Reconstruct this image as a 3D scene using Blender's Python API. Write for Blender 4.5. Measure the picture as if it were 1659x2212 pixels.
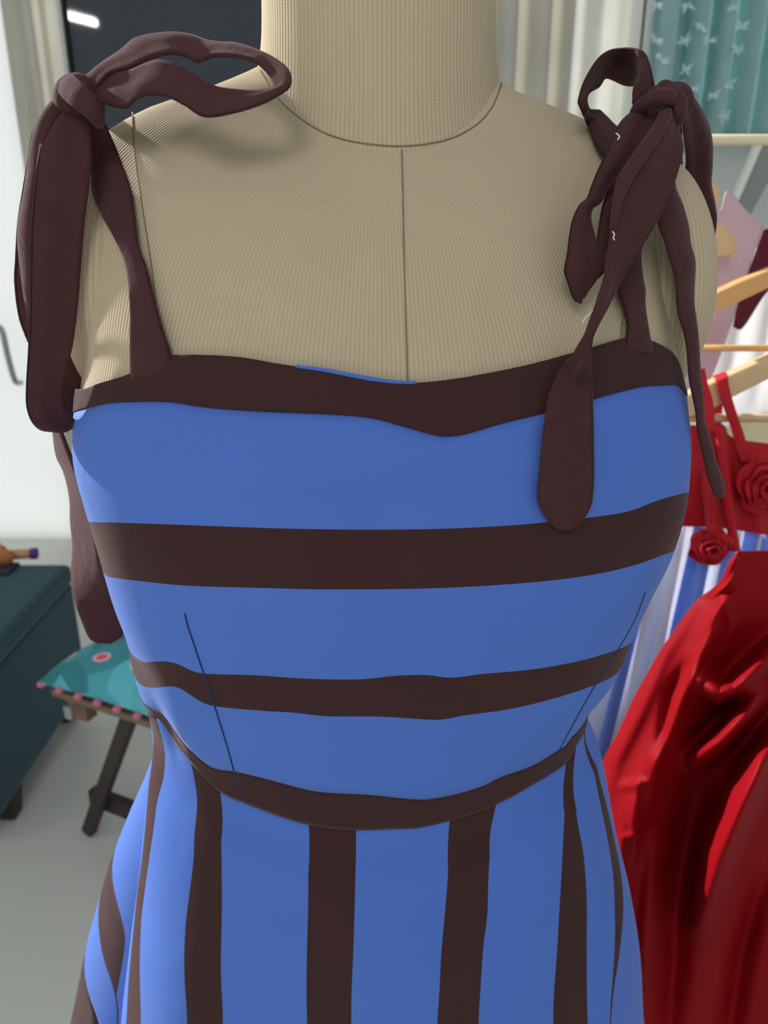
import bpy, bmesh, math, random
import numpy as np
from mathutils import Vector, Matrix, noise
from mathutils.bvhtree import BVHTree

for o in list(bpy.data.objects):
    bpy.data.objects.remove(o)
random.seed(4)
SC = bpy.context.scene
COL = SC.collection

# ------------------------------------------------------------------ camera, world, sun, exposure
FPX, PITCH = 1662.0, math.radians(20)
CAM = Vector((0, -.47, 1.30))
FW = Vector((0, math.cos(PITCH), -math.sin(PITCH)))
UP = Vector((0, math.sin(PITCH), math.cos(PITCH)))
cd = bpy.data.cameras.new('camera')
cd.sensor_fit = 'VERTICAL'; cd.sensor_height = 34.6; cd.lens = 34.6 * FPX / 2212
cd.clip_start = .02
cd.dof.use_dof = True; cd.dof.focus_distance = .40; cd.dof.aperture_fstop = 10.5
cam = bpy.data.objects.new('camera', cd); COL.objects.link(cam)
cam.location = CAM; cam.rotation_euler = (math.radians(70), 0, 0)
SC.camera = cam

SC.view_settings.view_transform = 'Standard'; SC.view_settings.look = 'None'
SC.view_settings.gamma = 1; SC.view_settings.use_curve_mapping = False
SC.view_settings.exposure = 0.0
W = bpy.data.worlds.new('world'); SC.world = W; W.use_nodes = True
W.node_tree.nodes['Background'].inputs[0].default_value = (.93, .97, 1, 1)
W.node_tree.nodes['Background'].inputs[1].default_value = .52
sd = bpy.data.lights.new('sun', 'SUN'); sd.energy = 6.6; sd.angle = math.radians(1.5); sd.color = (1, .97, .93)
sun = bpy.data.objects.new('sun', sd); COL.objects.link(sun)
SUND = Vector((-.83, .56, .48))                 # towards the sun
sun.rotation_euler = SUND.to_track_quat('Z', 'Y').to_euler()

ad = bpy.data.lights.new('added_front_fill', 'AREA'); ad.shape = 'SQUARE'; ad.size = .7; ad.energy = 10; ad.color = (1, .985, .96)  # unseen area light, added for soft directional light on the front
fill_l = bpy.data.objects.new('added_front_fill', ad); COL.objects.link(fill_l)
fill_l.location = (-.38, -1.6, 2.55); fill_l.rotation_euler = (Vector((-.38, -1.6, 2.55)) - Vector((0, 0, 1.1))).to_track_quat('Z', 'Y').to_euler()

# ------------------------------------------------------------------ helpers
def raydir(px, py):
    return FW + Vector((1, 0, 0)) * ((px - 829.5) / FPX) + UP * ((1106 - py) / FPX)

def at(px, py, Y):
    """the point of the plane y = Y that the photograph shows at a pixel"""
    d = raydir(px, py)
    return CAM + d * ((Y - CAM.y) / d.y)

def atz(px, py, z):
    d = raydir(px, py)
    return CAM + d * ((z - CAM.z) / d.z)

def atx(px, py, x):
    d = raydir(px, py)
    return CAM + d * ((x - CAM.x) / d.x)

def cr(pts, n):
    """Catmull-Rom through the points, resampled to n+1 points even in the parameter of chord length"""
    P = np.array([list(p) for p in pts], float)
    if len(P) < 2: return P
    seg = np.sqrt(((P[1:] - P[:-1]) ** 2).sum(1)) + 1e-9
    s = np.concatenate([[0], np.cumsum(seg)])
    M = np.zeros_like(P)
    M[1:-1] = (P[2:] - P[:-2]) / (s[2:] - s[:-2])[:, None]
    M[0] = (P[1] - P[0]) / seg[0]; M[-1] = (P[-1] - P[-2]) / seg[-1]
    t = np.linspace(0, s[-1], n + 1)
    k = np.clip(np.searchsorted(s, t, side='right') - 1, 0, len(seg) - 1)
    h = seg[k]; u = ((t - s[k]) / h)[:, None]; h = h[:, None]
    return ((2*u**3 - 3*u**2 + 1) * P[k] + (u**3 - 2*u**2 + u) * h * M[k] + (3*u**2 - 2*u**3) * P[k+1] + (u**3 - u**2) * h * M[k+1])

def pchip(x, xp, yp):
    x = np.asarray(x, float); xp = np.asarray(xp, float); yp = np.asarray(yp, float)
    h = np.diff(xp); d = np.diff(yp) / h
    m = np.zeros_like(yp)
    for i in range(1, len(xp) - 1):
        if d[i-1] * d[i] > 0:
            a, b = 2*h[i] + h[i-1], h[i] + 2*h[i-1]
            m[i] = (a + b) / (a / d[i-1] + b / d[i])
    m[0], m[-1] = d[0], d[-1]
    xc = np.clip(x, xp[0], xp[-1])
    k = np.clip(np.searchsorted(xp, xc, side='right') - 1, 0, len(h) - 1)
    u = (xc - xp[k]) / h[k]
    return (2*u**3-3*u**2+1)*yp[k] + (u**3-2*u**2+u)*h[k]*m[k] + (3*u**2-2*u**3)*yp[k+1] + (u**3-u**2)*h[k]*m[k+1]

def world_of(o):
    m = Matrix.Translation(o.location)
    return (world_of(o.parent) @ o.matrix_parent_inverse @ m) if o.parent else m

def link(o, parent=None):
    COL.objects.link(o)
    if parent is not None:
        o.parent = parent
        o.matrix_parent_inverse = world_of(parent).inverted()
    return o

def tag(o, label=None, cat=None, group=None, kind=None):
    if label: o['label'] = label
    if cat: o['category'] = cat
    if group: o['group'] = group
    if kind: o['kind'] = kind
    return o

def thing(name, loc, label, cat, group=None):
    o = bpy.data.objects.new(name, None); o.empty_display_size = .05
    o.location = loc; COL.objects.link(o)
    return tag(o, label, cat, group)

def sub(name, parent, label=None):
    o = bpy.data.objects.new(name, None); o.empty_display_size = .02
    link(o, parent)
    if label: o['label'] = label
    return o

def mobj(name, verts, faces, mats, parent=None, smooth=True, solid=0, bevel=0, sub=0, uv=None, midx=None, offset=0, label=None):
    me = bpy.data.meshes.new(name)
    me.from_pydata([tuple(v) for v in verts], [], faces)
    if not isinstance(mats, (list, tuple)): mats = [mats]
    for m in mats: me.materials.append(m)
    if smooth: me.polygons.foreach_set('use_smooth', [True] * len(me.polygons))
    if midx is not None: me.polygons.foreach_set('material_index', midx)
    if uv is not None:
        l = me.uv_layers.new(name='uv')
        idx = np.zeros(len(me.loops), dtype=np.int32); me.loops.foreach_get('vertex_index', idx)
        l.data.foreach_set('uv', np.asarray(uv, np.float32)[idx].ravel())
    me.update()
    o = bpy.data.objects.new(name, me); link(o, parent)
    if solid:
        s = o.modifiers.new('solid', 'SOLIDIFY'); s.thickness = solid; s.offset = offset
    if bevel:
        b = o.modifiers.new('bevel', 'BEVEL'); b.width = bevel; b.segments = 2; b.limit_method = 'ANGLE'
    if sub:
        s = o.modifiers.new('sub', 'SUBSURF'); s.levels = sub; s.render_levels = sub
    if label: o['label'] = label
    return o

def grid(name, G, mats, parent=None, wrapu=False, midx=None, **k):
    """G: array (rows, cols, 3)"""
    G = np.asarray(G, float); R, Cn = G.shape[:2]
    du = np.sqrt(((G[:, 1:] - G[:, :-1]) ** 2).sum(-1)).mean(0); dv = np.sqrt(((G[1:] - G[:-1]) ** 2).sum(-1)).mean(1)
    U, V = np.meshgrid(np.concatenate([[0], np.cumsum(du)]), np.concatenate([[0], np.cumsum(dv)]))
    uv = np.stack([U, V], -1).reshape(-1, 2)
    faces = []
    for i in range(R - 1):
        for j in range(Cn - 1 + (1 if wrapu else 0)):
            j2 = (j + 1) % Cn
            faces.append((i*Cn+j, i*Cn+j2, (i+1)*Cn+j2, (i+1)*Cn+j))
    return mobj(name, G.reshape(-1, 3), faces, mats, parent, uv=uv, midx=midx, **k)

def tube(name, pts, r, m, parent=None, n=None, seg=8, flat=1.0, label=None, caps=True):
    P = cr(pts, n) if n else np.array([list(p) for p in pts], float)
    rr = np.interp(np.linspace(0, 1, len(P)), np.linspace(0, 1, len(r)), r) if isinstance(r, (list, tuple)) else np.full(len(P), r)
    V, Fc = [], []
    prev = None
    for i, p in enumerate(P):
        t = Vector(P[min(i+1, len(P)-1)] - P[max(i-1, 0)]).normalized()
        a = (prev - t * prev.dot(t)) if prev is not None else t.orthogonal()
        a.normalize(); prev = a
        b = t.cross(a)
        for k in range(seg):
            w = 2 * math.pi * k / seg
            V.append(Vector(p) + a * (rr[i] * math.cos(w)) + b * (rr[i] * flat * math.sin(w)))
    for i in range(len(P) - 1):
        for k in range(seg):
            k2 = (k + 1) % seg
            Fc.append((i*seg+k, i*seg+k2, (i+1)*seg+k2, (i+1)*seg+k))
    if caps:
        Fc.append(tuple(reversed(range(seg)))); Fc.append(tuple(range((len(P)-1)*seg, len(P)*seg)))
    return mobj(name, V, Fc, m, parent, label=label)

def box(name, lo, hi, m, parent=None, bevel=.003, label=None, sub=0):
    x0, y0, z0 = lo; x1, y1, z1 = hi
    v = [(x0,y0,z0),(x1,y0,z0),(x1,y1,z0),(x0,y1,z0),(x0,y0,z1),(x1,y0,z1),(x1,y1,z1),(x0,y1,z1)]
    f = [(0,3,2,1),(4,5,6,7),(0,1,5,4),(1,2,6,5),(2,3,7,6),(3,0,4,7)]
    return mobj(name, v, f, m, parent, smooth=False, bevel=bevel, label=label)

def prism(name, poly, back, m, parent=None, bevel=.002, smooth=False):
    """poly: list of points (front outline); back: vector that gives the thickness"""
    n = len(poly); b = Vector(back)
    v = [Vector(p) for p in poly] + [Vector(p) + b for p in poly]
    f = [tuple(range(n)), tuple(reversed(range(n, 2*n)))] + [(i, i+n, (i+1) % n + n, (i+1) % n) for i in range(n)]
    return mobj(name, v, f, m, parent, smooth=smooth, bevel=bevel)

def blob(name, c, r, m, parent=None, rot=None, nu=28, nv=18, fn=None, label=None):
    V, Fc = [], []
    Rm = rot.to_matrix() if rot is not None else Matrix.Identity(3)
    for i in range(nv + 1):
        th = math.pi * i / nv
        for j in range(nu):
            ph = 2 * math.pi * j / nu
            d = Vector((math.sin(th)*math.cos(ph), math.sin(th)*math.sin(ph), math.cos(th)))
            k = fn(d) if fn else 1
            V.append(Vector(c) + Rm @ Vector((d.x*r[0]*k, d.y*r[1]*k, d.z*r[2]*k)))
    for i in range(nv):
        for j in range(nu):
            j2 = (j+1) % nu
            Fc.append((i*nu+j, (i+1)*nu+j, (i+1)*nu+j2, i*nu+j2))
    return mobj(name, V, Fc, m, parent, label=label)

# ------------------------------------------------------------------ materials
def lin(r, g, b):
    f = lambda c: (c/255/12.92) if c/255 <= .04045 else ((c/255+.055)/1.055)**2.4
    return (f(r), f(g), f(b), 1)

def mat(name, col, rough=.8, var=.12, vscale=40, bump=0, bscale=600, sheen=0, sheent=(1,1,1,1), metal=0, spec=.3, trans=0, rib=None, dist=.0006, coat=0, wrk=None):
    m = bpy.data.materials.new(name); m.use_nodes = True
    nt = m.node_tree; N, L = nt.nodes, nt.links
    p = N['Principled BSDF']; out = N['Material Output']
    p.inputs['Roughness'].default_value = rough; p.inputs['Metallic'].default_value = metal
    p.inputs['Specular IOR Level'].default_value = spec
    if coat: p.inputs['Coat Weight'].default_value = coat; p.inputs['Coat Roughness'].default_value = .15
    if sheen:
        p.inputs['Sheen Weight'].default_value = sheen; p.inputs['Sheen Roughness'].default_value = .35
        p.inputs['Sheen Tint'].default_value = sheent
    tc = N.new('ShaderNodeTexCoord')
    nz = N.new('ShaderNodeTexNoise'); nz.inputs['Scale'].default_value = vscale; nz.inputs['Detail'].default_value = 4
    L.new(tc.outputs['Object'], nz.inputs['Vector'])
    mx = N.new('ShaderNodeMix'); mx.data_type = 'RGBA'
    c = np.array(col[:3])
    mx.inputs['A'].default_value = (*np.clip(c*(1-var), 0, 1), 1); mx.inputs['B'].default_value = (*np.clip(c*(1+var), 0, 1), 1)
    L.new(nz.outputs['Fac'], mx.inputs['Factor'])
    cs = mx.outputs['Result']
    hts = []
    if rib:
        uvn = N.new('ShaderNodeUVMap'); uvn.uv_map = 'uv'
        sx = N.new('ShaderNodeSeparateXYZ'); L.new(uvn.outputs['UV'], sx.inputs[0])
        def wave(sock, per):
            a = N.new('ShaderNodeMath'); a.operation = 'MULTIPLY'; a.inputs[1].default_value = 2*math.pi/per; L.new(sock, a.inputs[0])
            s = N.new('ShaderNodeMath'); s.operation = 'SINE'; L.new(a.outputs[0], s.inputs[0]); return s.outputs[0]
        a = wave(sx.outputs['X'], rib[0]); b = wave(sx.outputs['Y'], rib[1])
        ad = N.new('ShaderNodeMath'); ad.operation = 'MULTIPLY_ADD'; ad.inputs[1].default_value = rib[2]
        L.new(b, ad.inputs[0]); L.new(a, ad.inputs[2])
        hts.append((ad.outputs[0], rib[3]))
        m2 = N.new('ShaderNodeMix'); m2.data_type = 'RGBA'; m2.blend_type = 'MULTIPLY'; m2.inputs['Factor'].default_value = 1
        mr = N.new('ShaderNodeMapRange'); mr.inputs['From Min'].default_value = -1.3; mr.inputs['From Max'].default_value = .6
        mr.inputs['To Min'].default_value = rib[4]; mr.inputs['To Max'].default_value = 1.06
        L.new(ad.outputs[0], mr.inputs['Value']); L.new(cs, m2.inputs['A']); L.new(mr.outputs['Result'], m2.inputs['B'])
        cs = m2.outputs['Result']
    L.new(cs, p.inputs['Base Color'])
    nrm = None
    if bump:
        n2 = N.new('ShaderNodeTexNoise'); n2.inputs['Scale'].default_value = bscale; n2.inputs['Detail'].default_value = 3
        L.new(tc.outputs['Object'], n2.inputs['Vector']); hts.append((n2.outputs['Fac'], bump))
    if wrk:
        n3 = N.new('ShaderNodeTexNoise'); n3.inputs['Scale'].default_value = wrk[0]; n3.inputs['Detail'].default_value = 2; n3.inputs['Distortion'].default_value = .6
        L.new(tc.outputs['Object'], n3.inputs['Vector']); hts.append((n3.outputs['Fac'], -wrk[1]))
    for s, st in hts:
        b = N.new('ShaderNodeBump'); b.inputs['Strength'].default_value = abs(st); b.inputs['Distance'].default_value = dist if st > 0 else .004
        L.new(s, b.inputs['Height'])
        if nrm: L.new(nrm, b.inputs['Normal'])
        nrm = b.outputs['Normal']
    if nrm: L.new(nrm, p.inputs['Normal'])
    if trans:
        t = N.new('ShaderNodeBsdfTranslucent'); L.new(cs, t.inputs['Color'])
        ms = N.new('ShaderNodeMixShader'); ms.inputs[0].default_value = trans
        L.new(p.outputs[0], ms.inputs[1]); L.new(t.outputs[0], ms.inputs[2]); L.new(ms.outputs[0], out.inputs['Surface'])
    return m

M_LINEN = mat('ribbed_linen_jersey', lin(184, 169, 141), .95, .05, 25, .25, 1500, sheen=.05, rib=(.0019, .0012, .22, .3, .86), dist=.0004)
M_SEAM = mat('dark_seam_thread', lin(128, 113, 86), .9)  # plain seam colour, a step darker than the linen
M_BLUE = mat('cornflower_blue_cotton', lin(75, 111, 194), .75, .05, 18, .4, 1400, sheen=.10, sheent=(.75, .85, 1, 1), spec=.2, dist=.0003, wrk=(16, .35))
M_BROWN = mat('chocolate_brown_cotton', lin(61, 38, 38), .85, .10, 30, .4, 1500, sheen=.10, sheent=(1, .8, .8, 1), spec=.15, dist=.0003, wrk=(16, .35))
M_TIE = mat('brown_tie_cotton', lin(72, 45, 47), .9, .16, 90, .8, 1500, sheen=.12, sheent=(1, .78, .82, 1), spec=.1, dist=.0004, wrk=(45, .4))
M_BLUEDK = mat('blue_seam_thread', lin(30, 50, 105), .9)
M_THREAD = mat('white_lint_thread', lin(230, 230, 230), .9)

# ------------------------------------------------------------------ the setting
M_FLOOR = mat('grey_polished_floor', lin(206, 208, 198), .42, .10, 2.2, .05, 90, spec=.4)
M_DOOR = mat('white_translucent_door_panel', lin(250, 252, 252), .5, .02, 3, trans=.55)
M_SHEER = mat('cream_sheer_curtain', lin(216, 214, 204), .9, .10, 6, .2, 300, trans=.5)
M_SHEERW = mat('white_sheer_curtain', lin(236, 236, 230), .9, .08, 6, .2, 300, trans=.5)
M_TEALC = mat('teal_curtain_cloth', lin(186, 216, 216), .85, .14, 12, .2, 300, trans=.5)
M_TUFT = mat('pale_teal_tuft', lin(205, 232, 232), .9)
M_UMBER = mat('dark_umber_curtain', lin(92, 84, 72), .9, .15, 20, .2, 300)
M_FRAME = mat('white_window_frame', lin(232, 232, 222), .45, .03)
M_FRAMEG = mat('grey_window_frame', lin(196, 198, 190), .6, .05)
M_GASKET = mat('black_window_gasket', lin(22, 23, 24), .6)
M_GLASS = mat('dark_slate_glass', lin(52, 60, 68), .03, .05, 1.5, spec=.5)
M_WALLR = mat('pale_grey_wall_paint', lin(205, 208, 204), .8, .04, 3)
M_STEEL = mat('brushed_steel', lin(150, 155, 158), .35, .05, metal=.8)
YW = 2.75
def xw(px, py): return at(px, py, YW).x

fl = box('floor', (-4, -2.5, -.05), (4, 3.4, 0), M_FLOOR, bevel=0); tag(fl, 'grey polished floor under the mannequin', kind='structure')
dr = box('door_1', (-3.6, YW, 0), (xw(8, 0), YW + .04, 2.7), M_DOOR); tag(dr, 'bright white door panel with a steel pull handle', kind='structure')
hb = at(14, 770, YW - .05)
hd = tube('handle', [hb + Vector((-.06, .05, .12)), hb + Vector((-.02, .01, .12)), hb + Vector((.004, -.01, .105)), hb + Vector((.012, -.012, 0)), hb + Vector((.022, -.005, -.10)), hb + Vector((.022, .04, -.115))], .012, M_STEEL, dr, n=24)

def curtain(name, x0, x1, y, z0, z1, folds, amp, m, label, kind=None, seed=0, parent=None, phase=0):
    rnd = random.Random(seed)
    n = max(24, int(folds * 14)); R = 12
    ph = [rnd.uniform(-.5, .5) for _ in range(int(folds) + 3)]
    G = np.zeros((R, n + 1, 3))
    for i in range(R):
        z = z1 + (z0 - z1) * i / (R - 1)
        for j in range(n + 1):
            u = j / n; a = u * folds
            k = int(a)
            s = math.sin(2 * math.pi * a + phase + ph[k] * .8 * math.sin(math.pi * (a - k)) ** 2)
            G[i, j] = (x0 + (x1 - x0) * u + .15 * amp * math.sin(4 * math.pi * a), y + amp * s * (1 + .25 * ph[k]) + .006 * math.sin(3 * z + j * .2), z)
    return grid(name, G, m, parent, solid=.0015)

ZC = .02
c = curtain('sheer_curtain', xw(8, 0), xw(118, 0), YW - .03, ZC, 2.35, 3.2, .012, M_SHEER, '', seed=1)
tag(c, 'narrow cream sheer curtain beside the white door', 'curtain', 'sheer curtains')
wf = box('window_1', (xw(118, 0), YW, 0), (xw(130, 0), YW + .05, 2.35), M_FRAMEG); tag(wf, 'sliding window frame with a dark glass pane', kind='structure')
box('gasket', (xw(131, 0), YW - .005, 0), (xw(139, 0), YW + .045, 2.35), M_GASKET, wf)
gl = box('pane', (xw(139, 0), YW + .01, 0), (xw(985, 0), YW + .03, 2.35), M_GLASS, wf, label='dark slate glass pane')
c = curtain('sheer_curtain', xw(985, 0), xw(1236, 0), YW - .06, ZC, 2.35, 3.4, .035, M_SHEER, '', seed=5, phase=1.2)
tag(c, 'cream sheer curtain hanging just beyond the mannequin neck', 'curtain', 'sheer curtains')
c = curtain('sheer_curtain', xw(1246, 0), xw(1366, 0), YW - .03, ZC, 2.35, 1.6, .02, M_SHEERW, '', seed=7, phase=.4)
tag(c, 'white sheer curtain against the white window post', 'curtain', 'sheer curtains')
w2 = box('window_2', (xw(1362, 0), YW - .06, 0), (xw(1382, 0), YW + .04, 2.35), M_FRAME); tag(w2, 'white window post between the sheer and teal curtains', kind='structure')
box('gasket', (xw(1383, 0), YW - .05, 0), (xw(1387, 0), YW + .04, 2.35), M_GASKET, w2)
box('frame', (xw(1388, 0), YW - .06, 0), (xw(1405, 0), YW + .04, 2.35), M_FRAME, w2)
tc = curtain('teal_curtain', xw(1396, 0), xw(1662, 0), YW - .13, 1.60, 2.35, 4.6, .05, M_TEALC, '', seed=11, phase=.7)
tag(tc, 'pale teal curtain with feathery tufts in upright rows', 'curtain')
for k, (px, py) in enumerate([(1420, 10), (1418, 88), (1485, 12), (1478, 88), (1480, 150), (1468, 185), (1530, 90), (1585, 20), (1592, 110), (1575, 185), (1540, 205), (1565, 250), (1600, 60), (1512, 60), (1430, 130), (1500, 190)]):
    c0 = at(px, py, YW - .20)
    V, Fc = [], []
    rr = random.Random(k)
    for q in range(9):
        a = math.pi * (.15 + .7 * rr.random()) * (1 if q % 2 else -1) + math.pi / 2 * 0
        l = rr.uniform(.014, .034)
        d = Vector((math.sin(a) * l, -.01, math.cos(a) * l)); w = Vector((-d.z, 0, d.x)).normalized() * .002
        b = len(V); V += [c0 - w, c0 + w, c0 + d * .6 + w * 1.3, c0 + d, c0 + d * .6 - w * 1.3]; Fc.append((b, b+1, b+2, b+3, b+4))
    mobj('tuft', V, Fc, M_TUFT, tc, solid=.002)
c = curtain('umber_curtain', xw(1648, 150), xw(1830, 150), YW - .2, 1.60, 2.35, 2.5, .03, M_UMBER, '', seed=12)
tag(c, 'dark umber curtain edge beside the teal curtain', 'curtain')
wr = box('wall_right', (xw(1396, 0) + .02, YW + .01, 0), (2.2, YW + .08, 1.62), M_WALLR, bevel=0); tag(wr, 'pale wall behind the clothes rack', kind='structure')

# ------------------------------------------------------------------ the torso surface of mannequin and dress
YAW = math.radians(6.0); AX = (-.003, 0.0)
TZ = [.94,.965,.98,1.0,1.03,1.06,1.09,1.12,1.15,1.18,1.21,1.24,1.27,1.3,1.325,1.345,1.36,1.372,1.385,1.4]
TWL = [.155,.155,.155,.1560,.1625,.1650,.1691,.1722,.1760,.1795,.1757,.170,.169,.168,.164,.1533,.1289,.092,.0606,.04]
TWR = [.146,.146,.146,.1470,.1630,.1702,.1780,.1860,.1889,.1872,.1820,.1765,.17,.168,.164,.150,.1150,.0794,.055,.04]
TDF = [.112,.112,.113,.116,.12,.124,.128,.132,.134,.133,.128,.118,.105,.088,.067,.050,.038,.030,.022,.015]
TDB = [.1,.1,.1,.1,.1,.1,.1,.105,.11,.112,.114,.114,.112,.11,.1,.085,.07,.055,.045,.03]
TN = [2.1,2.1,2.1,2.1,2.15,2.2,2.3,2.35,2.4,2.4,2.35,2.3,2.3,2.25,2.2,2.1,2.0,2.0,2.0,2.0]
SZ = [.35,.6,.66,.72,.78,.84,.89,.93,.955,.975,.99,1.02]
SWL = [.27,.232,.22,.2058,.1962,.1848,.1748,.1677,.1630,.1590,.1570,.156]
SWR = [.27,.23,.2192,.2074,.1995,.1863,.1727,.1637,.1570,.1510,.1480,.147]
SDF = [.23,.19,.18,.17,.16,.148,.137,.126,.119,.114,.112,.112]
SDB = [.28,.22,.21,.2,.18,.16,.14,.12,.11,.1,.1,.1]
SN = [2.3]*6 + [2.2]*3 + [2.1]*3

def section(phi, z, tab):
    zz, wl, wr_, df, db, nn = tab
    s, c = np.sin(phi), np.cos(phi)
    w = np.where(s < 0, pchip(z, zz, wl), pchip(z, zz, wr_)); d = np.where(c > 0, pchip(z, zz, df), pchip(z, zz, db))
    n = np.interp(z, zz, nn)
    return ((np.abs(s) / w) ** n + (np.abs(c) / d) ** n) ** (-1 / n)

def place(phi, r, z):
    x, y = r * np.sin(phi), -r * np.cos(phi)
    cy, sy = math.cos(YAW), math.sin(YAW)
    return np.stack([AX[0] + x*cy - y*sy, AX[1] + x*sy + y*cy, z], -1)

def polar(p):
    dx, dy = p[0] - AX[0], p[1] - AX[1]
    cy, sy = math.cos(YAW), math.sin(YAW)
    x, y = dx*cy + dy*sy, -dx*sy + dy*cy
    return math.atan2(x, -y)

def gs(a, b): return np.exp(-(a / b) ** 2)
TT = (TZ, TWL, TWR, TDF, TDB, TN); TS = (SZ, SWL, SWR, SDF, SDB, SN)
def r_body(phi, z):
    r = section(phi, z, TT)
    # drag lines of the cloth across the bust
    m = np.clip((1.235 - z) / .02, 0, 1) * np.clip((z - .99) / .02, 0, 1)
    w = .0030 * gs(z - (1.199 + .010 * np.sin(phi * 1.2)), .008) * gs(phi + .15, .55)
    w -= .0022 * gs(z - (1.185 + .006 * phi), .007) * gs(phi + .05, .6)
    w += .0010 * np.sin(7 * phi + 60 * z) * gs(z - 1.07, .05) * .6
    w += .004 * gs(phi + .92, .16) * gs(z - 1.045, .028) - .004 * gs(phi + 1.12, .10) * gs(z - 1.02, .02)
    return r + w * m
def r_skirt(phi, z):
    r = section(phi, z, TS)
    t = np.clip((.985 - z) / .3, 0, 1.6)
    r = r + .062 * t ** .85 * gs(phi + 2.02, .30) + .007 * gs(t - .85, .35) * gs(phi + 2.0, .3) + .0018 * np.clip((.98 - z) / .06, 0, 1) * gs(phi + 1.25, .25) - .052 * t ** .8 * gs(phi + 1.58, .15)
    r = r + .040 * t * gs(phi - 2.05, .30) - .010 * t * gs(phi - 1.52, .10)
    r = r + .0035 * t * np.sin(5.2 * phi + .6) + .0022 * t * np.sin(11 * phi + 6 * z) * gs(phi + .9, .7)
    r = r + .0014 * np.sin(38 * z + 6 * phi) * gs(phi + .95, .3) * t + .0012 * np.sin(52 * z - 10 * phi) * gs(phi - .25, .35) * t
    return r

def bvh_of(rf, z0, z1, nz=140, nphi=500):
    PH, Z = np.meshgrid(np.linspace(-math.pi, math.pi, nphi), np.linspace(z0, z1, nz))
    G = place(PH, rf(PH, Z), Z).reshape(-1, 3)
    F = [(i*nphi+j, i*nphi+j+1, (i+1)*nphi+j+1, (i+1)*nphi+j) for i in range(nz-1) for j in range(nphi-1)]
    return BVHTree.FromPolygons([Vector(v) for v in G], F)
BV_T = bvh_of(r_body, .95, 1.399)
BV_S = bvh_of(r_skirt, .36, 1.0, 220)
def hit(px, py, bv=None):
    d = raydir(px, py).normalized()
    h = (bv or BV_T).ray_cast(CAM, d)
    return h[0]
def on(px, py, off=.002, Y=None, bv=None):
    """the point on the surface under a pixel, lifted towards the viewer; off the surface, the plane Y"""
    h = hit(px, py, bv)
    if h is None: return at(px, py, Y if Y is not None else 0.0)
    return h - raydir(px, py).normalized() * off

# ------------------------------------------------------------------ mannequin
man = thing('mannequin', (0, 0, 0), 'beige fabric dress form wearing the striped dress', 'mannequin')
PH, Z = np.meshgrid(np.linspace(-math.pi, math.pi, 241), np.linspace(.95, 1.4, 130))
tor = grid('torso', place(PH, r_body(PH, Z) - .0025, Z)[::-1], M_LINEN, man)
# neck: rings that lean with the seam, flaring into the shoulders
G = []
for (zc, rx, ryf, ryb, drop) in [(1.362,.0690,.0600,.060,.042),(1.378,.0665,.0572,.058,.041),(1.387,.0640,.0545,.056,.036),(1.400,.0622,.0528,.054,.025),(1.425,.0612,.0518,.053,.010),(1.46,.0606,.0512,.052,0),(1.50,.0600,.0505,.051,0),(1.506,.052,.045,.045,0),(1.507,.001,.001,.001,0)]:
    row = []
    for j in range(97):
        a = 2 * math.pi * j / 96 - math.pi
        x, y = rx * math.sin(a), -(ryf if math.cos(a) > 0 else ryb) * math.cos(a)
        z = zc - drop * max(0, math.cos(a)) ** 1.1
        cy, sy = math.cos(YAW), math.sin(YAW)
        row.append((AX[0] + .0005 + x*cy - y*sy, AX[1] + .003 + x*sy + y*cy, z))
    G.append(row)
GN = cr(np.array(G).reshape(9, -1), 60).reshape(61, 97, 3)
nk = grid('neck', GN[::-1], M_LINEN, man)
def seam(name, px, parent, m, r=.0005, off=.0002, bv=None, n=60, dip=True):
    P = [on(x, y, off, None, bv) for x, y in cr(px, n)]
    return tube(name, P, r, m, parent, seg=6)
seam('centre_seam', [(868, 318), (870, 400), (873, 560), (877, 700), (881, 822)], tor, M_SEAM, .00032, -.0022)
NB = BVHTree.FromPolygons([Vector(v) for v in GN.reshape(-1, 3)], [(i*97+j, i*97+j+1, (i+1)*97+j+1, (i+1)*97+j) for i in range(60) for j in range(96)])
def onneck(x, y):
    a, b = hit(x, y), hit(x, y, NB)
    c_ = [h for h in (a + raydir(x, y).normalized() * .0022 if a is not None else None, b) if h is not None]
    return min(c_, key=lambda h: (h - CAM).length) if c_ else None
tube('neck_seam', [h for h in (onneck(x, y) for x, y in cr([(560,150),(600,212),(640,250),(690,282),(740,301),(800,312),(868,316),(930,310),(985,295),(1035,265),(1065,228),(1080,190),(1086,172)], 80)) if h is not None], .00045, M_SEAM, nk, seg=6)
seam('princess_seam', [(286, 243), (290, 320), (305, 430), (325, 560), (342, 680), (352, 770)], tor, M_SEAM, .00036, -.0022)
seam('princess_seam', [(1322, 290), (1345, 400), (1352, 520), (1348, 640), (1342, 740)], tor, M_SEAM, .00036, -.0022)
# padded arm caps
for (px, py, Y, rx, ry, rz, tl, lab) in ((1386, 610, .014, .0368, .058, .0720, -.10, 'rounded arm cap beside the long tie'), (270, 620, -.012, .0340, .058, .070, .10, 'rounded arm cap behind the hanging bow loop')):
    c0 = at(px, py, Y)
    from mathutils import Euler
    nu, nv = 40, 40
    Gc = []
    for i in range(nv + 1):
        th = math.pi * i / nv
        Gc.append([tuple(c0 + Euler((0, tl, YAW)).to_matrix() @ Vector((math.sin(th)*math.sin(a)*rx, -math.sin(th)*math.cos(a)*ry, math.cos(th)*rz))) for a in np.linspace(-math.pi, math.pi, nu + 1)])
    grid('arm_cap', np.array(Gc), M_LINEN, man, label=lab)
M_POLE = mat('black_stand_metal', lin(30, 30, 32), .4, metal=.6)
tube('stand_pole', [(AX[0], 0, .02), (AX[0], 0, .98)], .016, M_POLE, man, seg=16)
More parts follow.
